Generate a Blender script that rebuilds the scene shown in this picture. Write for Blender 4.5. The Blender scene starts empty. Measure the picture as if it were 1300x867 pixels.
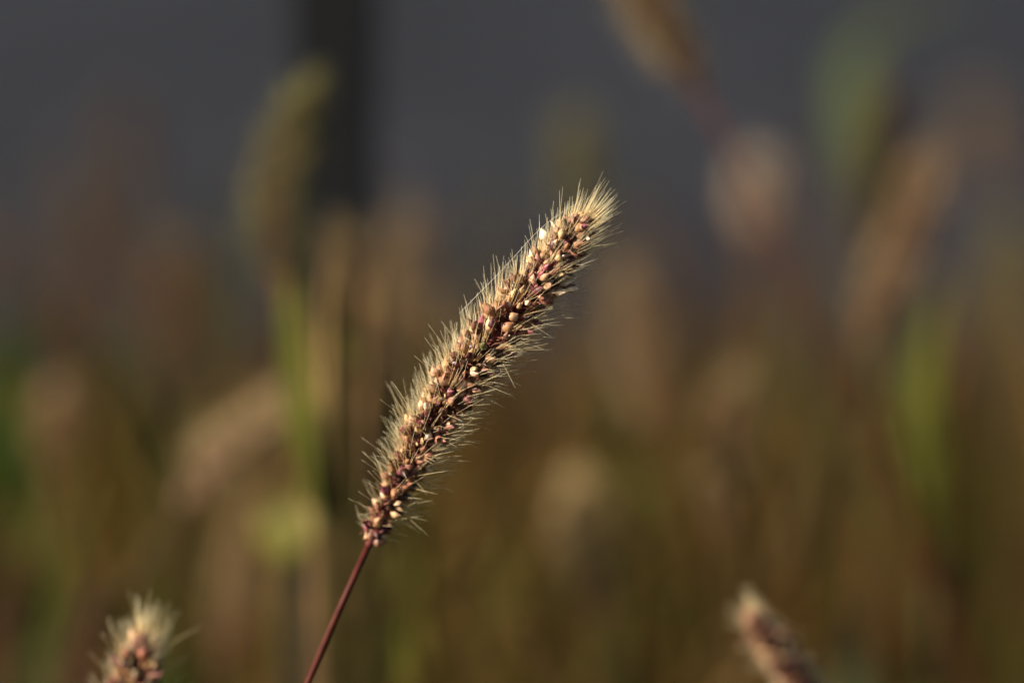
import bpy, math, random
import numpy as np
from mathutils import Vector, Matrix

# ------------------------------------------------------------------ camera, sky, sun
scene = bpy.context.scene
COL = scene.collection
CAM_H, PITCH, LENS, FOCUS = 0.65, math.radians(12.0), 118.7, 0.6275
FSTOP = 3.7

cam_d = bpy.data.cameras.new('camera')
cam = bpy.data.objects.new('camera', cam_d); COL.objects.link(cam)
cam.location = (0, 0, CAM_H); cam.rotation_euler = (math.pi/2 - PITCH, 0, 0)
cam_d.lens = LENS; cam_d.sensor_width = 36; cam_d.clip_start = 0.01; cam_d.clip_end = 2000
cam_d.dof.use_dof = True; cam_d.dof.focus_distance = FOCUS; cam_d.dof.aperture_fstop = FSTOP
scene.camera = cam

SUN = Vector((-0.83, -0.29, 0.47)).normalized()          # towards the sun
world = bpy.data.worlds.new('World'); scene.world = world; world.use_nodes = True
wn = world.node_tree.nodes; wl = world.node_tree.links
sky = wn.new('ShaderNodeTexSky'); sky.sky_type = 'NISHITA'; sky.sun_disc = False
sky.sun_elevation = math.asin(SUN.z); sky.sun_rotation = math.atan2(SUN.x, SUN.y)
wl.new(sky.outputs[0], wn['Background'].inputs[0]); wn['Background'].inputs[1].default_value = 0.05
sun_d = bpy.data.lights.new('sun', 'SUN'); sun_d.energy = 5.0; sun_d.angle = math.radians(0.53); sun_d.color = (1.0, 0.92, 0.80)
sun = bpy.data.objects.new('sun', sun_d); COL.objects.link(sun)
sun.rotation_euler = (-SUN).to_track_quat('-Z', 'Y').to_euler(); sun.location = SUN * 5
scene.view_settings.view_transform = 'Standard'; scene.view_settings.look = 'None'
scene.view_settings.exposure = 1.1; scene.view_settings.gamma = 1.0; scene.view_settings.use_curve_mapping = False
scene.render.engine = 'CYCLES'
scene.cycles.use_denoising = True
scene.cycles.max_bounces = 8; scene.cycles.transparent_max_bounces = 4

rng = np.random.default_rng(7); random.seed(7)
C0 = np.array((0, 0, CAM_H)); FW = np.array((0, math.cos(PITCH), -math.sin(PITCH)))
RT = np.array((1., 0, 0)); UP = np.array((0, math.sin(PITCH), math.cos(PITCH)))
def P(px, py, d):
    """the place in the meadow that lies d metres out along the view, for a point measured in the photograph"""
    k = 36 / LENS / 1300
    return C0 + d * (FW + (px - 650) * k * RT - (py - 433.5) * k * UP)

# ------------------------------------------------------------------ materials
def new_mat(name):
    m = bpy.data.materials.new(name); m.use_nodes = True
    nt = m.node_tree; b = nt.nodes['Principled BSDF']
    return m, nt, b
def N(nt, kind, **kw):
    n = nt.nodes.new(kind)
    for k, v in kw.items(): setattr(n, k, v)
    return n
def c4(c): return (c[0], c[1], c[2], 1)
def mixc(nt, fac, a, b, blend='MIX'):
    n = N(nt, 'ShaderNodeMix', data_type='RGBA', blend_type=blend)
    for sock, v in ((n.inputs[0], fac), (n.inputs[6], a), (n.inputs[7], b)):
        if hasattr(v, 'links') or hasattr(v, 'is_linked'): nt.links.new(v, sock)
        elif isinstance(v, (int, float)): sock.default_value = v
        else: sock.default_value = c4(v)
    return n.outputs[2]
def noise(nt, scale, detail=3, rough=.55, coord='Object'):
    tc = N(nt, 'ShaderNodeTexCoord'); n = N(nt, 'ShaderNodeTexNoise')
    n.inputs['Scale'].default_value = scale; n.inputs['Detail'].default_value = detail; n.inputs['Roughness'].default_value = rough
    nt.links.new(tc.outputs[coord], n.inputs['Vector']); return n
def ramp(nt, fac, stops):
    r = N(nt, 'ShaderNodeValToRGB'); el = r.color_ramp.elements
    while len(el) < len(stops): el.new(.5)
    for e, (p, c) in zip(el, stops): e.position = p; e.color = c4(c) if not isinstance(c, (int, float)) else (c, c, c, 1)
    nt.links.new(fac, r.inputs[0]); return r.outputs[0]
def along(nt):
    a = N(nt, 'ShaderNodeAttribute', attribute_name='along'); return a.outputs['Fac']

def seed_mat(name, base, mid, tip, rough=.5, spec=.35):
    m, nt, b = new_mat(name)
    col = ramp(nt, along(nt), [(0.05, base), (.5, mid), (.95, tip)])
    geo = N(nt, 'ShaderNodeNewGeometry')
    n = N(nt, 'ShaderNodeTexNoise'); n.inputs['Scale'].default_value = 900; n.inputs['Detail'].default_value = 4
    nt.links.new(geo.outputs['Position'], n.inputs['Vector'])
    spots = ramp(nt, n.outputs['Fac'], [(.34, (.42, .28, .26)), (.5, (.9, .85, .8)), (.64, (1.2, 1.16, 1.08))])
    col = mixc(nt, .85, col, spots, 'MULTIPLY')
    oi = N(nt, 'ShaderNodeObjectInfo')
    hsv = N(nt, 'ShaderNodeHueSaturation')
    mp = N(nt, 'ShaderNodeMapRange'); mp.inputs[3].default_value = .72; mp.inputs[4].default_value = 1.22
    nt.links.new(oi.outputs['Random'], mp.inputs[0]); nt.links.new(mp.outputs[0], hsv.inputs['Value'])
    mp2 = N(nt, 'ShaderNodeMapRange'); mp2.inputs[3].default_value = .485; mp2.inputs[4].default_value = .512
    n2 = N(nt, 'ShaderNodeMath', operation='FRACT'); n3 = N(nt, 'ShaderNodeMath', operation='MULTIPLY'); n3.inputs[1].default_value = 7.31
    nt.links.new(oi.outputs['Random'], n3.inputs[0]); nt.links.new(n3.outputs[0], n2.inputs[0]); nt.links.new(n2.outputs[0], mp2.inputs[0])
    nt.links.new(mp2.outputs[0], hsv.inputs['Hue']); nt.links.new(col, hsv.inputs['Color'])
    nt.links.new(hsv.outputs[0], b.inputs['Base Color'])
    b.inputs['Roughness'].default_value = rough; b.inputs['Specular IOR Level'].default_value = spec
    b.inputs['Subsurface Weight'].default_value = .12; b.inputs['Subsurface Radius'].default_value = (.0006, .0003, .00015); b.inputs['Subsurface Scale'].default_value = 1
    bp = N(nt, 'ShaderNodeBump'); bp.inputs['Strength'].default_value = .5; bp.inputs['Distance'].default_value = .00012
    w = N(nt, 'ShaderNodeTexNoise'); w.inputs['Scale'].default_value = 2600; nt.links.new(geo.outputs['Position'], w.inputs['Vector'])
    nt.links.new(w.outputs['Fac'], bp.inputs['Height']); nt.links.new(bp.outputs[0], b.inputs['Normal'])
    return m
M = {}
M['tan'] = seed_mat('seed_tan', (.46, .27, .13), (.58, .38, .20), (.52, .33, .18))
M['cream'] = seed_mat('seed_cream', (.62, .42, .24), (.78, .62, .42), (.74, .56, .38), .42)
M['pinkbrown'] = seed_mat('seed_pink_brown', (.42, .24, .14), (.32, .155, .095), (.29, .125, .085))
M['rust'] = seed_mat('seed_rust', (.40, .22, .10), (.32, .15, .07), (.26, .11, .06))
M['purple'] = seed_mat('seed_purple', (.52, .30, .24), (.26, .065, .085), (.28, .07, .11), .42)
M['maroon'] = seed_mat('seed_maroon', (.16, .05, .04), (.11, .025, .03), (.14, .05, .04))
M['dark'] = seed_mat('seed_dark_brown', (.10, .05, .03), (.045, .022, .015), (.07, .035, .02), .3)
M['green'] = seed_mat('seed_green', (.32, .27, .12), (.13, .14, .045), (.11, .11, .035), .3)
M['white'] = seed_mat('seed_white', (.50, .34, .22), (.80, .72, .60), (.70, .58, .46), .35)
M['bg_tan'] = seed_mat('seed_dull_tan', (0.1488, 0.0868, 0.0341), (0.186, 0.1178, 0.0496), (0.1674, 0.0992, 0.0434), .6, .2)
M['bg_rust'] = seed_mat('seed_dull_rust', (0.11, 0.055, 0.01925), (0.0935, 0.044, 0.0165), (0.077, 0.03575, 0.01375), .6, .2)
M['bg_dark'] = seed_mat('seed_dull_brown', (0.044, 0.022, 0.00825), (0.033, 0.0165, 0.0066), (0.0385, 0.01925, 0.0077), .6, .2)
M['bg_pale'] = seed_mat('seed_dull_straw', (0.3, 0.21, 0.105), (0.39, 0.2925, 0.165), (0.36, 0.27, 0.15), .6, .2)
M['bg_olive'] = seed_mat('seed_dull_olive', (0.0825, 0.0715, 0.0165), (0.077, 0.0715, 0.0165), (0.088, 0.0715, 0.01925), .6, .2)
M['glume'] = seed_mat('seed_glume', (.34, .17, .09), (.52, .36, .20), (.62, .48, .30), .5)
M['glume_dark'] = seed_mat('seed_glume_dark', (.20, .08, .05), (.22, .09, .06), (.30, .15, .09), .5)

def thin_mat(name, stops, trans=.45, rough=.5, attr=None, noise_scale=None, spec=.05):
    """thin plant tissue: some light goes through it"""
    m, nt, b = new_mat(name)
    if attr: a = N(nt, 'ShaderNodeAttribute', attribute_name=attr); col = a.outputs['Color']
    else: col = ramp(nt, along(nt), stops)
    if noise_scale:
        nz = noise(nt, noise_scale, 4); v = ramp(nt, nz.outputs['Fac'], [(.3, .6), (.7, 1.2)]); col = mixc(nt, 1., col, v, 'MULTIPLY')
    nt.links.new(col, b.inputs['Base Color']); b.inputs['Roughness'].default_value = rough; b.inputs['Specular IOR Level'].default_value = spec
    t = N(nt, 'ShaderNodeBsdfTranslucent'); nt.links.new(col, t.inputs[0])
    mx = N(nt, 'ShaderNodeMixShader'); mx.inputs[0].default_value = trans
    out = nt.nodes['Material Output']
    nt.links.new(b.outputs[0], mx.inputs[1]); nt.links.new(t.outputs[0], mx.inputs[2]); nt.links.new(mx.outputs[0], out.inputs[0])
    return m
M['bristle'] = thin_mat('bristle', [(0, (.62, .34, .12)), (.3, (.95, .74, .38)), (1, (.98, .91, .66))], .5, .35, spec=.5)
M['bristle_pale'] = thin_mat('bristle_pale', [(0, (.18, .115, .04)), (.3, (.27, .19, .08)), (1, (.34, .25, .12))], .35, .35)
M['bristle_straw'] = thin_mat('bristle_straw', [(0, (.28, .19, .08)), (.3, (.38, .27, .12)), (1, (.46, .34, .17))], .35, .35)
M['bristle_orange'] = thin_mat('bristle_orange', [(0, (.26, .13, .05)), (.4, (.38, .22, .10)), (1, (.50, .36, .20))], .35, .35)
M['bristle_light'] = thin_mat('bristle_light', [(0, (.42, .29, .12)), (.3, (.56, .41, .19)), (1, (.64, .50, .26))], .35, .35)
M['bristle_grey'] = thin_mat('bristle_grey', [(0, (.32, .25, .17)), (.3, (.40, .33, .25)), (1, (.48, .41, .32))], .35, .35)
M['bristle_rust'] = thin_mat('bristle_rust', [(0, (.085, .044, .014)), (.4, (.14, .075, .027)), (1, (.18, .105, .042))], .35, .4)
M['bristle_olive'] = thin_mat('bristle_olive', [(0, (.13, .115, .028)), (.4, (.25, .22, .06)), (1, (.34, .30, .11))], .35, .4)
M['chaff'] = seed_mat('chaff', (.20, .07, .05), (.13, .04, .035), (.10, .04, .03), .5)
M['meadow'] = thin_mat('meadow_grass', None, .3, .55, attr='tint')

def stem_mat(name, a, b_):
    m, nt, b = new_mat(name)
    geo = N(nt, 'ShaderNodeNewGeometry')
    n = N(nt, 'ShaderNodeTexNoise'); n.inputs['Scale'].default_value = 350; n.inputs['Detail'].default_value = 5
    nt.links.new(geo.outputs['Position'], n.inputs['Vector'])
    nt.links.new(ramp(nt, n.outputs['Fac'], [(.3, a), (.7, b_)]), b.inputs['Base Color'])
    b.inputs['Roughness'].default_value = .55; b.inputs['Specular IOR Level'].default_value = .12
    bp = N(nt, 'ShaderNodeBump'); bp.inputs['Strength'].default_value = .25; bp.inputs['Distance'].default_value = .0002
    nt.links.new(n.outputs['Fac'], bp.inputs['Height']); nt.links.new(bp.outputs[0], b.inputs['Normal'])
    return m
M['stem_red'] = stem_mat('stem_red', (.050, .008, .005), (.085, .018, .009))
M['rachis'] = stem_mat('rachis', (.10, .022, .025), (.20, .06, .045))
M['stem_brown'] = stem_mat('stem_brown', (.075, .045, .018), (.13, .08, .035))
M['stem_green'] = stem_mat('stem_green', (.05, .055, .013), (.09, .09, .022))
M['leaf_green'] = thin_mat('leaf_green', [(0, (.012, .026, .001)), (.6, (.015, .032, .0015)), (1, (.028, .036, .003))], .35, .65, noise_scale=120)
M['leaf_olive'] = thin_mat('leaf_olive', [(0, (.046, .048, .006)), (.6, (.078, .078, .010)), (1, (.10, .09, .018))], .35, .65, noise_scale=120)
M['leaf_dry'] = thin_mat('leaf_dry', [(0, (.07, .042, .016)), (.5, (.10, .06, .024)), (1, (.13, .076, .032))], .3, .55, noise_scale=120)
M['leaf_brown'] = thin_mat('leaf_brown', [(0, (.035, .02, .007)), (.5, (.05, .028, .010)), (1, (.065, .036, .014))], .3, .55, noise_scale=120)
M['leaf_straw'] = thin_mat('leaf_straw', [(0, (.15, .10, .032)), (.5, (.20, .14, .046)), (1, (.22, .14, .05))], .3, .55, noise_scale=120)
M['leaf_sage'] = thin_mat('leaf_sage', [(0, (.045, .055, .022)), (.6, (.060, .074, .032)), (1, (.08, .085, .042))], .35, .7, noise_scale=120)
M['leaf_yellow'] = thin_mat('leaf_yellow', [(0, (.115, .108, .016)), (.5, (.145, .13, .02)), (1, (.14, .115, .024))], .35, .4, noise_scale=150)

m, nt, b = new_mat('soil'); nz = noise(nt, 18, 8)
nt.links.new(ramp(nt, nz.outputs['Fac'], [(.3, (.045, .030, .016)), (.7, (.12, .085, .045))]), b.inputs['Base Color']); b.inputs['Roughness'].default_value = .95
bp = N(nt, 'ShaderNodeBump'); bp.inputs['Distance'].default_value = .02; nt.links.new(nz.outputs['Fac'], bp.inputs['Height']); nt.links.new(bp.outputs[0], b.inputs['Normal']); M['soil'] = m
m, nt, b = new_mat('asphalt'); nz = noise(nt, 160, 6, .7); n2 = noise(nt, 1.6, 5)
ca = ramp(nt, nz.outputs['Fac'], [(.3, (.0165, .0170, .0200)), (.7, (.038, .0388, .0455))])
cb = ramp(nt, n2.outputs['Fac'], [(.3, .65), (.7, 1.35)])
nt.links.new(mixc(nt, 1., ca, cb, 'MULTIPLY'), b.inputs['Base Color']); b.inputs['Roughness'].default_value = .95; b.inputs['Specular IOR Level'].default_value = .05
bp = N(nt, 'ShaderNodeBump'); bp.inputs['Distance'].default_value = .004; nt.links.new(nz.outputs['Fac'], bp.inputs['Height']); nt.links.new(bp.outputs[0], b.inputs['Normal']); M['asphalt'] = m
m, nt, b = new_mat('black_paint'); nz = noise(nt, 60, 5)
nt.links.new(ramp(nt, nz.outputs['Fac'], [(.35, (.012, .012, .0125)), (.75, (.020, .020, .0205))]), b.inputs['Base Color']); b.inputs['Roughness'].default_value = .9; b.inputs['Specular IOR Level'].default_value = .12; M['post'] = m
m, nt, b = new_mat('silk'); b.inputs['Base Color'].default_value = (.55, .52, .42, 1); b.inputs['Roughness'].default_value = .3; M['silk'] = m

# ------------------------------------------------------------------ mesh helpers
def mesh_from(name, V, F, mats, along_v=None, mat_idx=None, tint=None, smooth=True):
    me = bpy.data.meshes.new(name)
    V = np.asarray(V, dtype=np.float64).reshape(-1, 3)
    me.from_pydata(V.tolist(), [], F if isinstance(F, list) else F.tolist())
    for mm in mats: me.materials.append(mm)
    if along_v is not None:
        a = me.attributes.new('along', 'FLOAT', 'POINT'); a.data.foreach_set('value', np.asarray(along_v, dtype=np.float32).ravel())
    if tint is not None:
        a = me.attributes.new('tint', 'FLOAT_COLOR', 'POINT'); a.data.foreach_set('color', np.asarray(tint, dtype=np.float32).ravel())
    if mat_idx is not None: me.polygons.foreach_set('material_index', np.asarray(mat_idx, dtype=np.int32))
    if smooth: me.polygons.foreach_set('use_smooth', np.ones(len(me.polygons), dtype=bool))
    me.update(); return me
def link(name, me, parent=None, kind=None):
    o = bpy.data.objects.new(name, me); COL.objects.link(o); o.parent = parent
    if kind: o['kind'] = kind
    return o
def thing(name, label, cat, loc, group=None):
    o = bpy.data.objects.new(name, None); o.empty_display_size = .01; COL.objects.link(o); o.location = [float(v) for v in loc]
    o['label'] = label; o['category'] = cat
    if group: o['group'] = group
    return o
class Acc:
    """collects copies of small templates into one mesh"""
    def __init__(s): s.V, s.F, s.A, s.M, s.T, s.n = [], [], [], [], [], 0
    def add(s, V, F, A, mi=0, tint=None):
        s.V.append(V); s.A.append(A); s.F += [tuple(i + s.n for i in f) for f in F]
        s.M += ([mi] * len(F) if np.isscalar(mi) else list(mi)); s.n += len(V)
        if tint is not None: s.T.append(np.tile(c4(tint), (len(V), 1)))
    def mesh(s, name, mats):
        return mesh_from(name, np.concatenate(s.V), s.F, mats, np.concatenate(s.A), s.M, np.concatenate(s.T) if s.T else None)
def unit(v): v = np.asarray(v, float); return v / (np.linalg.norm(v) + 1e-12)
def spline(pts, n):
    """Catmull-Rom through pts, n samples of even arc length"""
    p = [np.asarray(q, float) for q in pts]; p = [2*p[0]-p[1]] + p + [2*p[-1]-p[-2]]; out = []
    for i in range(1, len(p)-2):
        for t in np.linspace(0, 1, 24, endpoint=False):
            a, b_, c, d = p[i-1], p[i], p[i+1], p[i+2]
            out.append(.5*((2*b_)+(c-a)*t+(2*a-5*b_+4*c-d)*t*t+(3*b_-a-3*c+d)*t**3))
    out.append(p[-2]); out = np.array(out)
    s = np.concatenate([[0], np.cumsum(np.linalg.norm(np.diff(out, axis=0), axis=1))])
    u = np.linspace(0, s[-1], n)
    return np.stack([np.interp(u, s, out[:, k]) for k in range(3)], 1)
def tangents(path): return np.array([unit(v) for v in np.gradient(path, axis=0)])
def tube(path, rad, sides=8):
    path = np.asarray(path, float); T = tangents(path); n = len(path)
    rad = np.broadcast_to(rad, (n,)); V = []; ref = np.array((0.31, -.9, .2))
    for p, t, r in zip(path, T, rad):
        a = unit(np.cross(t, ref)); b_ = np.cross(t, a)
        for k in range(sides):
            w = 2*math.pi*k/sides; V.append(p + r*(math.cos(w)*a + math.sin(w)*b_))
    F = [(i*sides+k, i*sides+(k+1) % sides, (i+1)*sides+(k+1) % sides, (i+1)*sides+k) for i in range(n-1) for k in range(sides)]
    F += [tuple(range(sides))[::-1], tuple((n-1)*sides+k for k in range(sides))]
    return np.array(V), F, np.repeat(np.linspace(0, 1, n), sides)

# ------------------------------------------------------------------ seed and bristle templates (unit length along +Z)
def lathe(prof, sides, flat=.82, belly=.1, bend=0., jig=0., r=None):
    V, F, A = [], [], []
    for (z, w) in prof:
        for k in range(sides):
            a = 2*math.pi*k/sides; q = w*(1 + (r.normal()*jig if r is not None else 0))*(1 if k % 2 else .86)*(1+.05*math.sin(z*23+k))
            x, y = q*math.cos(a), q*flat*math.sin(a)
            if y > 0: y *= 1+belly*3
            V.append((x, y + bend*z*z, z)); A.append(z)
    n = len(prof)
    F += [(i*sides+k, i*sides+(k+1) % sides, (i+1)*sides+(k+1) % sides, (i+1)*sides+k) for i in range(n-1) for k in range(sides)]
    F += [tuple(range(sides))[::-1], tuple((n-1)*sides+k for k in range(sides))]
    return np.array(V), F, np.array(A)
def shell(prof, a0, a1, k, off, open_=0.):
    V, F, A = [], [], []
    for (z, w) in prof:
        for j in range(k+1):
            a = a0 + (a1-a0)*j/k
            V.append(((w*1.07+off)*math.cos(a), (w*.82*1.07+off)*math.sin(a) + open_*z, z)); A.append(z)
    for i in range(len(prof)-1):
        for j in range(k): q = i*(k+1)+j; F.append((q, q+1, q+k+2, q+k+1))
    return np.array(V), F, np.array(A)
PLUMP = [(0, .10), (.10, .22), (.26, .33), (.44, .36), (.62, .30), (.80, .18), (.96, .07), (1.08, .012)]
SLIM = [(0, .08), (.12, .17), (.32, .25), (.52, .27), (.72, .21), (.88, .11), (.97, .04), (1.03, .01)]
ROUND = [(0, .12), (.10, .26), (.26, .38), (.42, .40), (.60, .34), (.78, .20), (.92, .08), (1.0, .015)]
TR = np.random.default_rng(3)
def template(kind):
    acc = Acc()
    if kind == 'plump':
        acc.add(*lathe(PLUMP, 10, .84), 0); acc.add(*shell(PLUMP[:4], math.pi*.95, math.pi*2.05, 5, .015, -.06), 1)
    elif kind == 'slim':
        acc.add(*lathe(SLIM, 8, .85, bend=.12), 0); acc.add(*shell(SLIM[:5], math.pi*.9, math.pi*2.1, 5, .02, -.1), 1)
    elif kind == 'round':
        acc.add(*lathe(ROUND, 10, .88), 0); acc.add(*shell(ROUND[:3], math.pi*.8, math.pi*2.2, 5, .015, -.05), 1)
    elif kind == 'shrivelled':
        acc.add(*lathe([(z, w*.8) for z, w in SLIM], 7, .55, jig=.22, r=TR, bend=.25), 0); acc.add(*shell(SLIM[:6], math.pi*.85, math.pi*1.9, 4, .04, -.25), 1)
    elif kind == 'husk':      # gaping, seed gone: two cupped bracts
        acc.add(*shell(SLIM, math.pi*1.05, math.pi*1.95, 5, .03, -.28), 1)
        V, F, A = shell(PLUMP, math.pi*.05, math.pi*.95, 5, .0, .30); acc.add(V, F, A, 0)
    elif kind == 'beaked':
        V, F, A = lathe(PLUMP[:-1] + [(1.05, .03), (1.22, .012)], 8, .8, bend=-.1); acc.add(V, F, A, 0); acc.add(*shell(PLUMP[:5], math.pi*1.0, math.pi*1.9, 4, .02, -.12), 1)
    return np.concatenate(acc.V), acc.F, np.concatenate(acc.A), acc.M
SEEDT = {k: template(k) for k in ('plump', 'slim', 'round', 'shrivelled', 'husk', 'beaked')}
SEED_ME = {k: mesh_from('seed_' + k, t[0], t[1], [M['tan'], M['glume']], t[2], t[3]) for k, t in SEEDT.items()}
LOWV, LOWF, LOWA = lathe([(0, .12), (.3, .36), (.65, .30), (1., .03)], 5, .9)
def bristle_t(bend, twist, sides=3, segs=5, r0=.010):
    z = np.linspace(0, 1, segs+1); path = np.stack([bend*z**2 + .006*np.sin(z*9+twist), twist*.04*z**2, z], 1)
    return tube(path, r0*(1-.68*z), sides)
BR = [bristle_t(b_, t_) for b_, t_ in ((.02, 0), (.05, .6), (-.03, 1), (.08, -.5), (0., 1.5), (-.05, -1))]
BR_ME = [mesh_from('bristle_shape', v, f, [M['bristle']], a) for v, f, a in BR]
BRL = [bristle_t(b_, t_, 3, 2, .016) for b_, t_ in ((.05, 0), (.14, 1), (-.1, 2))]

def frame_mat(pos, axis, side, size, wide):
    z = unit(axis); y = unit(side - np.dot(side, z)*z); x = np.cross(y, z)
    return np.column_stack([x*size*wide, y*size*wide, z*size]), pos
def apply(V, fm): return V @ fm[0].T + fm[1]
def to_matrix(fm, base):
    m_ = Matrix.Identity(4)
    for i in range(3):
        for j in range(3): m_[i][j] = float(fm[0][i, j])
        m_[i][3] = float(fm[1][i] - base[i])
    return m_
def kind_pick(r, pal): k = list(pal); w = np.array([pal[q] for q in k], float); return k[r.choice(len(k), p=w/w.sum())]

PAL_MAIN = dict(tan=24, cream=9, pinkbrown=24, rust=22, purple=7, maroon=15, dark=15, green=3, white=1.5)
PALS = dict(main=PAL_MAIN, deepred=dict(maroon=38, pinkbrown=28, rust=16, tan=14), reddish=dict(pinkbrown=30, maroon=24, tan=18, cream=6, rust=24),
            rust=dict(bg_rust=60, bg_tan=25, bg_dark=15), brown=dict(bg_tan=35, bg_rust=35, bg_dark=25, bg_olive=5),
            tanny=dict(bg_tan=55, bg_pale=18, bg_rust=27), pale=dict(bg_pale=75, bg_tan=25), olive=dict(bg_olive=70, bg_tan=18, bg_dark=12))
BRMAT = dict(deepred='bristle_pale', reddish='bristle_pale', brown='bristle_rust', tanny='bristle_pale', main='bristle', rust='bristle_rust', pale='bristle_pale', olive='bristle_olive', dark='bristle_rust')

def leaf_mesh(name, path, width, mat, cup=.18, side=None):
    """a long grass leaf: narrow, folded along its midrib, tapering to a point, with real thickness"""
    path = np.asarray(path, float); n = len(path); T = tangents(path); V = []; A = []
    for i, (p, t) in enumerate(zip(path, T)):
        u = i/(n-1); w = width*min(1., .35+2.2*u)*(1-u**2.2)*.5+.00012
        s = unit(np.cross(t, side if side is not None else np.array((-.75, -.65, .2)))); nn = np.cross(s, t); th = .00012
        for q in (-1, 0, 1):
            V.append(p + s*w*q + nn*w*cup*2*abs(q)); A.append(u)
        for q in (-1, 0, 1):
            V.append(p + s*w*q*.98 + nn*(w*cup*2*abs(q) - th*2)); A.append(u)
    F = []
    for i in range(n-1):
        a = i*6; c = a+6
        F += [(a, a+1, c+1, c), (a+1, a+2, c+2, c+1), (a+4, a+3, c+3, c+4), (a+5, a+4, c+4, c+5), (a+3, a, c, c+3), (a+2, a+5, c+5, c+2)]
    return mesh_from(name, V, F, [M[mat]], A)
def stem_path(base, tip_dir, foot, n=24):
    """from the head's base down to the foot on the ground"""
    L = np.linalg.norm(base-foot); c1 = base - unit(tip_dir)*L*.38; c2 = foot + np.array((0, 0, L*.35)); t = np.linspace(0, 1, n)[:, None]
    return (1-t)**3*base + 3*(1-t)**2*t*c1 + 3*(1-t)*t*t*c2 + t**3*foot

def rad_profile(t, R):
    return R*np.interp(t, [0, .03, .10, .20, .32, .55, .78, .90, .97, 1], [.08, .16, .32, .58, .88, 1.0, .94, .80, .56, .22])

def head_spikelets(path, R, count, r, cam=C0, gap=None):
    """list of (t, position, outward axis, face-camera measure, radial) over the head, in a spiral of short side branches"""
    T = tangents(path); n = len(path); out = []
    tt = np.linspace(0.012, .992, count)
    dens = np.interp(tt, [0, .08, .2, .4, 1], [2.6, 1.7, 1.05, 1, 1.05]); tt = np.cumsum(dens); tt = .012 + .98*(tt-tt[0])/(tt[-1]-tt[0])
    for i, t in enumerate(tt):
        t = float(np.clip(t + r.normal()*.006, .005, .995)); j = min(n-1, int(t*(n-1)))
        tv = T[j]; toc = unit(cam-path[j]); n2 = unit(toc-np.dot(toc, tv)*tv); n1 = np.cross(n2, tv)
        ph = i*2.399963 + r.normal()*.35
        if gap and gap(t, ph, r): continue
        rad = math.cos(ph)*n1 + math.sin(ph)*n2
        rr = rad_profile(t, R)*(.52 if r.random() < .22 else 1)*(1+r.normal()*.10)
        spread = np.interp(t, [0, .15, .6, .9, 1], [.9, .95, .85, .6, .3]) + r.normal()*.38
        ax = unit(math.cos(spread)*tv + math.sin(spread)*rad + r.normal(size=3)*.30)
        out.append((t, path[j] + rad*rr*(.80 + r.normal()*.09), ax, math.sin(ph), rad, tv, rr, math.cos(ph)))
    return out

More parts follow.
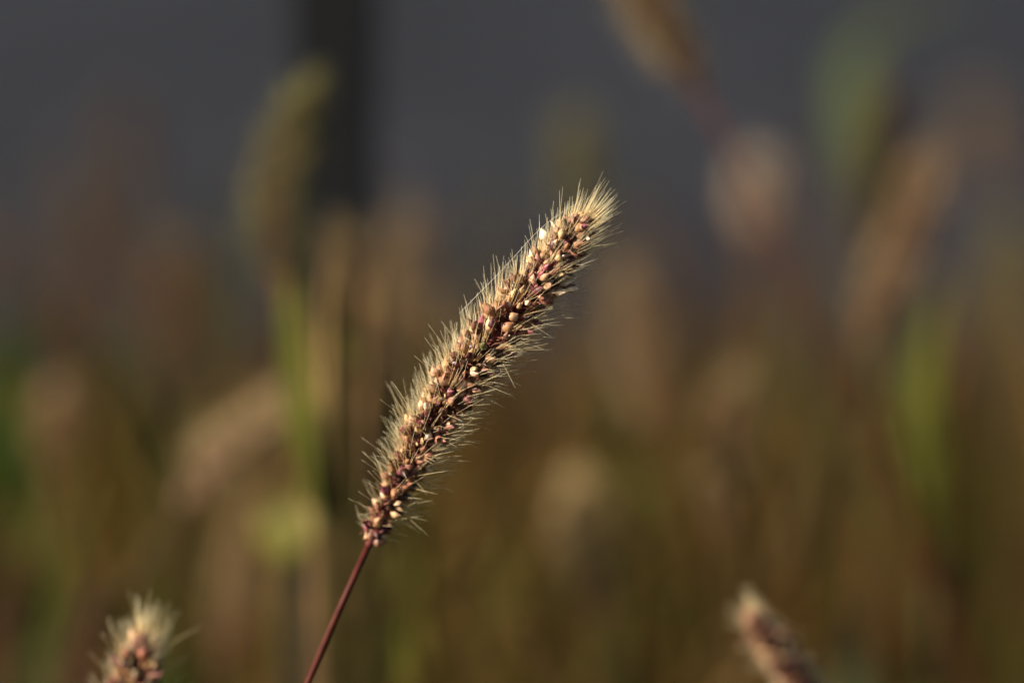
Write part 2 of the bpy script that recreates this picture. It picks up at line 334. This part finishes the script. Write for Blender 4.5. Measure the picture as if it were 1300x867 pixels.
def foxtail(label, group, head_px, d, R, foot_px=None, pal='rust', count=170, nbr=3, hero=0, hero_br=0, seed_len=.0021, br_len=.0085, br_r=1., stem='stem_brown', stem_r=.0008, leafs=1, seedno=1, gap=None, leafmat='leaf_dry', limit=1., brm=None):
    """one foxtail plant: stem, head with rachis, seeds and bristles, leaves low on the stem.
    head_px runs from the head's base to its tip; d is its distance (one number or one per point)"""
    r = np.random.default_rng(1000+seedno)
    ds = d if isinstance(d, (list, tuple)) else [d]*len(head_px)
    hp = spline([P(x, y, q) for (x, y), q in zip(head_px, ds)], 160); B = hp[0]; dirn = hp[6]-hp[0]
    if foot_px is None:
        lean = unit(dirn); f = B - lean*min(.5, B[2]/max(.5, lean[2]))*.25; foot = np.array((f[0], f[1], 0.))
    else: foot = np.array((foot_px[0], foot_px[1], 0.))
    root = thing('foxtail_plant', label, 'grass plant', foot, group); base = foot
    sp = stem_path(B, dirn, foot, 40)
    V, F, A = tube(sp - base, np.linspace(stem_r*.8, stem_r*1.5, 40), 16 if hero else 6)
    if hero:      # fine lengthwise ridges
        ctr = np.repeat(sp - base, 16, 0); V = ctr + (V-ctr)*np.tile(np.where(np.arange(16) % 2, 1., .88), 40)[:, None]
    link('stem', mesh_from('stem', V, F, [M[stem]], A), root)
    acc = Acc()
    tt = np.linspace(0, 1, 160)
    V, F, A = tube(hp[::4]-base, stem_r*np.interp(tt[::4], [0, .04, .1, 1], [.95, 1.25, 1., .35]), 8 if hero else 5); acc.add(V, F, A)
    sps = head_spikelets(hp, R, count, r, gap=gap)
    if hero:
        for (t, pos, ax, fc, rad, tv, rr, lf) in sps:
            j = min(159, int(max(0, t-.012)*159)); a0 = hp[j]
            q = np.array([a0, a0*.4+pos*.6+tv*.0003, pos+ax*.0003])
            acc.add(*(lambda z: (z[0]-base, z[1], z[2]))(tube(q, [.00034, .00024, .00018], 4)))
    link('rachis', acc.mesh('rachis', [M['rachis']]), root)
    P_ = PALS[pal]; names = list(P_); vis = sorted(range(len(sps)), key=lambda i: -sps[i][3]); individual = set(vis[:hero])
    mats = [M[k] for k in names] + [M['glume'], M['glume_dark']]
    rest = Acc(); bl = []
    for i, (t, pos, ax, fc, rad, tv, rr, lf) in enumerate(sps):
        if t > limit: continue
        col = kind_pick(r, P_ if not hero else {k_: w_*(np.interp(t, [0, .45, .8], [.6, .9, 1.5]) if k_ in ('tan', 'cream', 'rust') else 1.) for k_, w_ in P_.items()}); s = seed_len*(1+r.normal()*.16)
        shape = kind_pick(r, dict(plump=25, slim=24, round=6, shrivelled=15, husk=17, beaked=13))
        if col in ('purple', 'green', 'white') and shape in ('shrivelled', 'husk'): shape = 'plump'
        fm = frame_mat(pos, ax, rad + r.normal(size=3)*.5, s, .98+r.normal()*.1)
        gl = 'glume_dark' if r.random() < .4 or col in ('maroon', 'dark') else 'glume'
        if i in individual:
            o = link('seed', SEED_ME[shape], root); o.matrix_local = to_matrix(fm, base)
            o.material_slots[0].link = 'OBJECT'; o.material_slots[0].material = M[col]
            o.material_slots[1].link = 'OBJECT'; o.material_slots[1].material = M[gl]
        elif hero:
            V, F, A, mi = SEEDT[shape]; rest.add(apply(V, fm)-base, F, A, [names.index(col) if q == 0 else names.__len__() + (gl == 'glume_dark') for q in mi])
        else:
            rest.add(apply(LOWV, (fm[0]*1.15, fm[1]))-base, LOWF, LOWA, names.index(col))
        k = r.poisson(nbr*(1-.65*max(0, fc)**2)*np.interp(t, [0, .08, .18, .3, 1], [.15, .4, .75, 1, 1.1]))
        ang0 = np.interp(t, [0, .12, .35, .7, .92, 1], [1.25, 1.05, .86, .70, .44, .2])
        for _ in range(k):
            an = ang0 + r.normal()*.17; rr_ = unit(rad + r.normal(size=3)*.28)
            bd = unit(math.cos(an)*tv + math.sin(an)*rr_)
            L = br_len*np.interp(t, [0, .15, .5, .9, 1], [.7, .95, 1, .95, .9])*(1+r.normal()*.22)
            bp_ = pos - rad*rr*.35 + r.normal(size=3)*.0003
            bl.append((t, frame_mat(bp_, bd, r.normal(size=3), L, .0085*br_r/L*1.1), abs(lf) + .25*r.random(), r.integers(6)))
    if rest.n: link('seed_cluster', rest.mesh('seed_cluster', mats), root, 'stuff')
    bm = M[brm or BRMAT[pal]]; order = sorted(range(len(bl)), key=lambda i: -bl[i][2]); ind = set(order[:hero_br]); acc = Acc()
    for i, (t, fm, _, k) in enumerate(bl):
        if i in ind:
            o = link('bristle', BR_ME[k], root); o.matrix_local = to_matrix(fm, base)
        else:
            v, f, a = BR[k] if hero else BRL[k % 3]; acc.add(apply(v, fm)-base, f, a)
    if acc.n: link('bristle_fringe', acc.mesh('bristle_fringe', [bm]), root, 'stuff')
    if hero:
        ch = Acc()
        for _ in range(int(count*1.3)):
            t, pos, ax, fc, rad, tv, rr, lf = sps[r.integers(len(sps))]
            q0 = pos + rad*(r.random()-.35)*.0009 + r.normal(size=3)*.0004; dv = unit(rad*.6+tv*.4+r.normal(size=3)*.7); L = .0006+r.random()*.0011
            q = np.array([q0, q0+dv*L*.5+r.normal(size=3)*.00015, q0+dv*L+r.normal(size=3)*.0003])
            v, f, a = tube(q, [.00016, .00013, .00004], 4); ch.add(v-base, f, a)
        link('chaff', ch.mesh('chaff', [M['chaff']]), root, 'stuff')
    for k in range(leafs):
        j = int(40*(.50+.22*k+.1*r.random())); j = min(j, 36); p0 = sp[j]; az = r.random()*6.28; hv = np.array((math.cos(az), math.sin(az), 0))
        L = min(.16, p0[2]*.8)*(.8+.4*r.random()); lp = spline([p0, p0+hv*L*.3+np.array((0, 0, L*.38)), p0+hv*L*.75+np.array((0, 0, L*.42)), p0+hv*L*1.1+np.array((0, 0, L*.15))], 16)
        link('leaf', leaf_mesh('leaf', lp-base, .005+.003*r.random(), leafmat), root)
    return root

# ------------------------------------------------------------------ the setting
def sheet(name, x0, x1, y0, y1, z, mat):
    o = link(name, mesh_from(name, [(x0, y0, z), (x1, y0, z), (x1, y1, z), (x0, y1, z)], [(0, 1, 2, 3)], [M[mat]], smooth=False)); o['kind'] = 'structure'; return o
sheet('ground', -400, 400, -400, 400, 0, 'soil')
sheet('road', -300, 300, 2.55, 9.5, .004, 'asphalt')

# the verge's grass: far more blades than anyone could count
def h_max(y): return CAM_H - y*math.tan(math.radians(10.6))
TINTS = np.array([(0.0675, 0.0398, 0.0105), (0.0345, 0.0173, 0.0045), (0.0255, 0.0240, 0.0030), (0.0097, 0.0180, 0.0015), (0.0075, 0.0045, 0.0008), (0.0975, 0.0585, 0.0195), (0.0315, 0.0112, 0.0030)])
def clump(x, y, s):    # smooth value noise so that colours come in clumps
    return np.sin(x*s*3.1+1.3*np.sin(y*s*2.3))*np.cos(y*s*2.7+1.7*np.sin(x*s*1.9+.6))
def meadow(name, n, seedno, x0, x1, y0, y1, wide=(.0018, .0055), tall=(.10, .36), lit_tints=None, label='out of focus brown and green grass filling the road verge', cut=(9.6, 12), near=.98, lean=.55):
    r = np.random.default_rng(seedno)
    x = r.uniform(x0, x1, n); y = r.uniform(y0, y1, n)
    h = r.uniform(*tall, n)
    hm = np.where(y < near, .27, np.minimum(.40, CAM_H - y*np.tan(np.radians(r.uniform(*cut, n)))))
    h = np.minimum(h*1.15, hm*r.uniform(.6, 1.0, n))*np.clip(.85+.35*clump(x+7, y+2, 13.), .45, 1.1); h = np.maximum(h, .05)
    w = r.uniform(*wide, n); az = r.uniform(0, 2*np.pi, n); ln = r.uniform(.05, lean, n); fa = az+np.pi/2+r.normal(0, .5, n)
    tt = np.array([0, .3, .6, .85, 1.0]); ww = np.array([.7, 1, .8, .45, .03])
    V = np.zeros((n, 5, 2, 3))
    for k, (t, q) in enumerate(zip(tt, ww)):
        cx = x + np.cos(az)*ln*h*t*t; cy = y + np.sin(az)*ln*h*t*t; cz = h*(t - .22*ln*t**3)
        for s_, sg in ((0, -1), (1, 1)):
            V[:, k, s_, 0] = cx + sg*np.cos(fa)*w*q*.5; V[:, k, s_, 1] = cy + sg*np.sin(fa)*w*q*.5; V[:, k, s_, 2] = cz
    b0 = np.arange(n)[:, None]*10
    F = np.concatenate([b0 + np.array([2*k, 2*k+1, 2*k+3, 2*k+2]) for k in range(4)], 1).reshape(-1, 4)
    c = clump(x, y, 20.) + r.normal(0, .35, n); g = -x*1.4*np.clip(1.8-y, 0, 1) + clump(x+3, y, 11.)*.8
    idx = np.where(g + r.normal(0, .5, n) > .28, r.choice([2, 2, 3, 3], n), np.where(c > .35, r.choice([0, 5, 1], n), np.where(c > -.3, r.choice([1, 4, 2], n), r.choice([1, 4, 6, 2], n))))
    tn = TINTS if lit_tints is None else lit_tints  # the brighter palette puts sunlight into the blade colour
    col = tn[idx]*r.uniform(.7, 1.2, (n, 1)); col = np.concatenate([col, np.ones((n, 1))], 1)
    tint = np.repeat(col, 10, 0)
    o = link(name, mesh_from(name, V.reshape(-1, 3), F, [M['meadow']], tint=tint)); o['kind'] = 'stuff'
    o['label'] = label; o['category'] = 'grass'
    return o
meadow('meadow_grass', 48000, 5, -1.3, 1.3, -.4, 2.5)
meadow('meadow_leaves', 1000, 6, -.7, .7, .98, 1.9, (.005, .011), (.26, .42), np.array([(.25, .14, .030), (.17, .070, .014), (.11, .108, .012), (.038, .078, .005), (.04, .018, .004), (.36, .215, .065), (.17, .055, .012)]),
       'broad blurred grass leaves coloured paler as if sunlit above the verge', (8.0, 12.5))  # sunlit blades painted in: the meadow tints made several times brighter

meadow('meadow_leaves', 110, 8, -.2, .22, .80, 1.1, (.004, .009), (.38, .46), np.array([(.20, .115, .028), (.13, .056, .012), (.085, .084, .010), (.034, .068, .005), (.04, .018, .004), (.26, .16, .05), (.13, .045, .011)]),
       'crossing blurred grass leaves nearest behind the focused foxtail', (13, 18), .7, 1.1)  # same brightened sunlit palette, a little weaker

# dim foxtail heads that melt into one mass among the grass
def foxtail_mass(n, seedno, gain, yr, xr, cut=(8.6, 11.6), lean=.8):
    r = np.random.default_rng(seedno); acc = Acc()
    cols = [(.19, .106, .030), (.13, .060, .016), (.095, .038, .012), (.10, .085, .015), (.25, .15, .050)]
    for _ in range(n):
        y = r.uniform(*yr); x = r.uniform(*xr)
        hm = min(.42, CAM_H - y*math.tan(math.radians(r.uniform(*cut)))); h = hm*r.uniform(.62, 1.0) if lean < 1 else hm
        L = r.uniform(.035, .065); az = r.uniform(0, 6.28); le = r.uniform(.1, lean); hv = np.array((math.cos(az), math.sin(az), 0))
        foot = np.array((x, y, 0)); top = foot + hv*le*.12 + np.array((0, 0, h))
        pth = spline([foot, foot*.45+top*.55-hv*.02*le, top, top+unit(hv*le+np.array((0, 0, .9)))*L], 22); c = np.array(cols[r.integers(5)])*r.uniform(.75, 1.15)*gain
        v, f, a = tube(pth, .0009, 4); acc.add(v, f, a, 0, c*.7)
        hd = spline(pth[-7:], 40); T = tangents(hd)
        for i in range(70):
            t = r.random(); j = int(t*39); rad = unit(np.cross(T[j], r.normal(size=3))); rr = .0035*np.interp(t, [0, .15, .85, 1], [.4, 1, .85, .3])
            fm = frame_mat(hd[j]+rad*rr*.7, unit(T[j]*.7+rad*.7), r.normal(size=3), .0027, 1.); acc.add(apply(LOWV, fm), LOWF, LOWA, 0, c*r.uniform(.6, 1.25))
            v, f, a = BRL[i % 3]; bd = unit(T[j]*.6+rad*.8); fm = frame_mat(hd[j]+rad*rr*.5, bd, r.normal(size=3), .0085, .8); acc.add(apply(v, fm), f, a, 0, c*1.2)
    o = link('meadow_seed_heads', acc.mesh('meadow_seed_heads', [M['meadow']])); o['kind'] = 'stuff'; o['label'] = 'blurred mass of dry foxtail heads along the verge'; o['category'] = 'grass'
foxtail_mass(85, 11, 1.25, (.98, 1.5), (-.11, .42))
foxtail_mass(42, 13, .85, (.84, 1.05), (-.15, .17), (13, 18.5), 1.5)
foxtail_mass(120, 12, 1.0, (1.5, 2.35), (-.8, .8))

# ------------------------------------------------------------------ the black stake behind the grass
def stake():
    c = P(426, 0, .93); y = c[1]; x = (424-650)*36/LENS/1300*(y*math.cos(PITCH)+CAM_H*math.sin(PITCH)); tilt = c[0]-x; root = thing('metal_stake', 'flat black upright metal stake standing behind the olive foxtail', 'stake', (x, y, 0))
    H = .80; hw, th = .0122, .0022; V = []; F = []; rot = math.radians(7)      # a flat iron bar, its broad face turned a little away from the sun
    rs = np.random.default_rng(9); zz = np.linspace(-.02, H, 26)
    for z in zz:
        off = np.array(((z/.57)*tilt, 0)); w = hw*(1+rs.normal()*.012)
        for a_, b_ in ((-1, -.8), (-.9, -1), (.9, -1), (1, -.8), (1, .8), (.9, 1), (-.9, 1), (-1, .8)):
            lx, ly = a_*w, b_*th; V.append((lx*math.cos(rot)-ly*math.sin(rot)+off[0], lx*math.sin(rot)+ly*math.cos(rot), z))
    n = len(zz); F = [(i*8+k, i*8+(k+1) % 8, (i+1)*8+(k+1) % 8, (i+1)*8+k) for i in range(n-1) for k in range(8)] + [tuple(range(8))[::-1], tuple((n-1)*8+k for k in range(8))]
    link('shaft', mesh_from('shaft', V, F, [M['post']], smooth=False), root)
    for z in (.22, .40, .66):      # bolts through the bar's holes
        q = np.array([(0, -.0021, 0), (0, -.0034, 0), (0, -.0040, 0)]) + np.array(((z/.57)*tilt, 0, z)); v, f, a = tube(q, [.0030, .0030, .0022], 6); link('bolt', mesh_from('bolt', v, f, [M['post']], a, smooth=False), root)
stake()

# ------------------------------------------------------------------ the foxtail in focus
def main_gap(t, ph, r):
    ph = (ph % (2*math.pi))
    # seeds already dropped: the maroon rachis shows on the camera's side between t .60 and .74
    if .60 < t < .76 and 1.1 < ph < 2.6: return r.random() < .78
    return r.random() < .05
foxtail('tall sharply focused foxtail head leaning over to the upper right on a red stem', 'foxtails', 
        [(468, 692), (487, 652), (515, 600), (557, 524), (592, 475), (634, 420), (668, 379), (707, 327), (729, 300), (745, 281)],
        [.640, .639, .637, .634, .632, .630, .6292, .628, .627, .626], .0039, foot_px=(-.105, .60), pal='main', count=800, nbr=4.0, seed_len=.0023, br_len=.0078, br_r=.56, hero=300, hero_br=300,
        stem='stem_red', stem_r=.00082, leafs=2, seedno=1, gap=main_gap, leafmat='leaf_green')

# silk thread caught on the tips of its bristles
sk = spline([P(583, 398, .629), P(640, 340, .627), P(690, 287, .627), P(742, 252, .628)], 20)
v, f, a = tube(sk-sk[0], .00003, 4); o = link('spider_silk', mesh_from('spider_silk', v, f, [M['silk']], a)); o.location = sk[0].tolist()
o['label'] = 'single fine silk thread strung along the bristle tips of the focused foxtail'; o['category'] = 'silk'

# ------------------------------------------------------------------ two foxtails rising into the bottom of the frame
foxtail('short foxtail tip with pale spreading bristles rising from the bottom edge near a corner', 'foxtails', [(133, 1120), (150, 1000), (164, 902), (182, 812)], [.672, .668, .665, .662], .0042, pal='reddish', count=430, nbr=1.5, seed_len=.0026, br_r=.8,
        hero=150, hero_br=60, seedno=2, stem='stem_red', br_len=.0088, brm='bristle')
foxtail('slim reddish foxtail leaning to the upper left out of the bottom edge, cream tip', 'foxtails', [(1102, 1002), (1043, 912), (995, 838), (956, 783)], [.716, .712, .707, .702], .0029, pal='deepred', count=360, nbr=1.5, seed_len=.0023,
        hero=120, hero_br=40, seedno=3, stem='stem_red', br_len=.0062, brm='bristle')

# ------------------------------------------------------------------ blurred foxtails that can still be told apart
BG = 'blurred foxtails behind'
def bg(label, pts, d, R=.005, pal='rust', sn=0, **k):
    return foxtail(label, BG, pts, d, R, pal=pal, seedno=100+sn, **k)
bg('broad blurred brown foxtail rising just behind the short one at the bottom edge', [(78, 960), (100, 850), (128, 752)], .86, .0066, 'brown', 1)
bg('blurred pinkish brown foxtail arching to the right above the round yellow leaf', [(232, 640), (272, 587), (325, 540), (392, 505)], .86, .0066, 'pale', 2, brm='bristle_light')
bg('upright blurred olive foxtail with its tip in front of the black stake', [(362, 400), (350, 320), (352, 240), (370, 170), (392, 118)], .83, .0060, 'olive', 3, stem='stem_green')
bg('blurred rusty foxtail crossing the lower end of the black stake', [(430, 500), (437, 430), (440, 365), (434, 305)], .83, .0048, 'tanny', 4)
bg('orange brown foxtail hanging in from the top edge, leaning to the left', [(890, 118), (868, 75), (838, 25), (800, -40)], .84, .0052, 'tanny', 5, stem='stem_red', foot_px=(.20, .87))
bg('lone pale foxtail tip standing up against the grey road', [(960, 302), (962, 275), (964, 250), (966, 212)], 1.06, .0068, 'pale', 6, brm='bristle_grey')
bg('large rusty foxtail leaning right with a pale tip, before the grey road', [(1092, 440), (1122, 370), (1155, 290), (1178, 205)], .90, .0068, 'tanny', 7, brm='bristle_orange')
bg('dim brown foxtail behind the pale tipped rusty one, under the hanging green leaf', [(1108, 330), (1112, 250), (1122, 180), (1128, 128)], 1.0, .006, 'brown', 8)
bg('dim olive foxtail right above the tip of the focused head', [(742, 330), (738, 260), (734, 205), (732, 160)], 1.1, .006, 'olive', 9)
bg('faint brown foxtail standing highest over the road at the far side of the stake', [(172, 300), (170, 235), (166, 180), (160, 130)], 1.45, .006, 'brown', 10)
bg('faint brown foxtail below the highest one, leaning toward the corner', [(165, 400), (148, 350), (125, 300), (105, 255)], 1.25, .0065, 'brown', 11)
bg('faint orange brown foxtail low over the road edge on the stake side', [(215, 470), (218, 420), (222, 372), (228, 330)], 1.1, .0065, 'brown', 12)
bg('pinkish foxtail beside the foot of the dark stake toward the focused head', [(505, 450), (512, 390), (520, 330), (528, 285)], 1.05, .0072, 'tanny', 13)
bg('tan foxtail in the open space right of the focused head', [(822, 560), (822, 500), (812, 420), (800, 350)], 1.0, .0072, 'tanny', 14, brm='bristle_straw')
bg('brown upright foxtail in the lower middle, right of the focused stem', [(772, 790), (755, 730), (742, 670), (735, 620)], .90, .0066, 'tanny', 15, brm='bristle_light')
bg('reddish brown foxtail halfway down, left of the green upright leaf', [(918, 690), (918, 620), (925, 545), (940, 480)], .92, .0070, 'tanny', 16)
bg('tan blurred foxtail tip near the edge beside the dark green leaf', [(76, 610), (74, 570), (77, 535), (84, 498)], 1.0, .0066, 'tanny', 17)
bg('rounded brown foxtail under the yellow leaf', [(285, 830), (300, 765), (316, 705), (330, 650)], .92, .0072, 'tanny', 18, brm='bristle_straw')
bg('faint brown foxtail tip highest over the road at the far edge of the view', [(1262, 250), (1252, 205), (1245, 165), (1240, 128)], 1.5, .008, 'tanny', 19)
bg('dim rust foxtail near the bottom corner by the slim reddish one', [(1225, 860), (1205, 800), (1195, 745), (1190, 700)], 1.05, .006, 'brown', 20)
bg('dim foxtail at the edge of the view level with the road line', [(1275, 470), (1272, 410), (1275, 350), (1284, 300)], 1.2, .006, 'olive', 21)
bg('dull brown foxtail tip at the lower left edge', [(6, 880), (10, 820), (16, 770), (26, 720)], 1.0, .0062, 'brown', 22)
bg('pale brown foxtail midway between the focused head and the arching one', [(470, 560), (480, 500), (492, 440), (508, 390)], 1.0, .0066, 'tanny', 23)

# ------------------------------------------------------------------ leaves that stand out of the blur
def shoot(label, blades, d, mat, stemmat='stem_green', group='blurred leafy shoots'):
    """a grass shoot: a short culm with one or more long leaves; each blade is a list of photo points from its foot up, with a width in metres"""
    p0 = P(*blades[0][0][0], d); foot = np.array((p0[0], p0[1]+.01, 0))
    root = thing('grass_shoot', label, 'grass plant', foot, group)
    v, f, a = tube(np.array([foot, foot*.5+p0*.5+np.array((.003, 0, 0)), p0])-foot, [.0016, .0013, .001], 6); link('stem', mesh_from('stem', v, f, [M[stemmat]], a), root)
    for pts, w, *mm in blades:
        lp = spline([P(x, y, d + .012*i) for i, (x, y) in enumerate(pts)], 22); lp = np.concatenate([[p0], lp]) if np.linalg.norm(lp[0]-p0) > .002 else lp
        link('leaf', leaf_mesh('leaf', lp-foot, w, mm[0] if mm else mat), root)
shoot('olive green grass leaf below the upright olive foxtail', [([(402, 640), (392, 540), (378, 450), (372, 370), (384, 290)], .0125), ([(402, 640), (400, 560), (402, 480), (412, 420)], .006)], .79, 'leaf_olive')
shoot('tall green grass leaf standing upright in the right half', [([(1182, 700), (1180, 600), (1178, 500), (1186, 420), (1200, 350)], .014), ([(1182, 700), (1170, 600), (1160, 520), (1150, 470)], .008)], .92, 'leaf_olive')
shoot('green leaf bent over at the top edge above the dim brown foxtail', [([(1130, 330), (1105, 210), (1088, 130), (1098, 65), (1150, 25), (1230, -10)], .024)], 1.12, 'leaf_sage')
shoot('dark green leaves at the left edge, halfway down', [([(30, 640), (22, 540), (14, 460), (10, 390)], .030), ([(30, 640), (50, 560), (48, 480), (38, 420)], .022)], 1.05, 'leaf_green')
shoot('dark green leaf behind the broad brown foxtail near the bottom corner', [([(60, 900), (70, 800), (85, 720), (110, 650)], .014)], .98, 'leaf_green')
shoot('green leaf low in the middle right beside the focused stem', [([(520, 930), (522, 850), (518, 770), (528, 690)], .014), ([(520, 930), (505, 860), (490, 800), (470, 760)], .009)], .95, 'leaf_olive')
shoot('dull green leaf in the lower middle', [([(640, 900), (640, 820), (645, 740), (660, 670)], .012)], 1.0, 'leaf_olive')
shoot('green leaf at the bottom edge behind the slim reddish foxtail', [([(1085, 960), (1085, 890), (1090, 820), (1110, 770)], .016), ([(1085, 960), (1110, 880), (1140, 840), (1180, 820)], .011)], 1.0, 'leaf_sage')
rq = np.random.default_rng(21); bl_ = []
for k in range(70):      # a dry tussock growing up around the foot of the stake
    x1 = rq.uniform(382, 500); y1 = rq.uniform(310, 470) if k < 16 else rq.uniform(420, 600); x0 = rq.uniform(400, 500)
    bl_.append(([(445 + rq.normal()*16, 1500), (x0*.8+x1*.2, 1150), (x0*.6+x1*.4, 850), (x0*.3+x1*.7, 680), (x1, y1+60), (x1+rq.normal()*10, y1)], rq.uniform(.006, .010), ['leaf_straw', 'leaf_dry', 'leaf_olive', 'leaf_straw'][rq.integers(4)]))
bl_[0] = ([(445, 1500)] + bl_[0][0][1:],) + bl_[0][1:]
shoot('tussock of dry brown and olive leaves hiding the lower part of the stake', bl_, .755, 'leaf_dry', 'stem_brown')

# the little broad-leaved plant whose round leaf catches the sun
def round_leaf_plant():
    d = .86; c = P(366, 668, d); foot = np.array((c[0]-.01, c[1]+.02, 0)); root = thing('broadleaf_weed', 'round yellow green leaf catching the sun among brown stalks', 'weed', foot)
    def disc(center, nrm, rad, k):
        n = unit(nrm); x = unit(np.cross(n, (0, 0, 1))); y = np.cross(n, x); V, A, F = [], [], []
        for lay, off in ((0, 0), (1, -.0004)):
            V.append(center+n*(off-.001)); A.append(0)
            for ring in (.5, 1.):
                for j in range(16):
                    w = 2*math.pi*j/16; q = rad*ring*(1+.06*math.cos(3*w+k)); V.append(center + (x*math.cos(w)+y*math.sin(w)*1.06)*q + n*(off+.0012*ring*math.sin(4*w+k))); A.append(ring)
        for lay in (0, 33):
            for j in range(16):
                j2 = (j+1) % 16; F.append((lay, lay+1+j, lay+1+j2) if lay == 0 else (lay, lay+1+j2, lay+1+j)); q = (lay+1+j, lay+17+j, lay+17+j2, lay+1+j2); F.append(q if lay == 0 else q[::-1])
        for j in range(16): j2 = (j+1) % 16; F.append((17+j, 50+j, 50+j2, 17+j2))
        return V, F, A
    crown = foot + np.array((.004, -.005, c[2]*.75))
    v, f, a = tube(np.array([foot, foot*.5+crown*.5+np.array((-.004, 0, 0)), crown])-foot, [.0014, .0012, .001], 6); link('stem', mesh_from('stem', v, f, [M['stem_green']], a), root)
    for k, (off, rad, nr) in enumerate([((0, 0, 0), .0092, (-.45, -.72, .5)), ((-.035, .02, -.05), .008, (-.2, -.3, .9)), ((.03, .015, -.06), .008, (.3, -.2, .9))]):
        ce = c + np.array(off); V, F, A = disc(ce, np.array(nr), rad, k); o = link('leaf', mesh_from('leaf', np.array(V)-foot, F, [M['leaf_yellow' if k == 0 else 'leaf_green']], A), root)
        v, f, a = tube(np.array([crown, crown*.5+ce*.5+np.array((0, 0, -.006)), ce])-foot, [.0007, .0006, .0005], 5); link('leaf_stalk', mesh_from('leaf_stalk', v, f, [M['stem_green']], a), o)
round_leaf_plant()
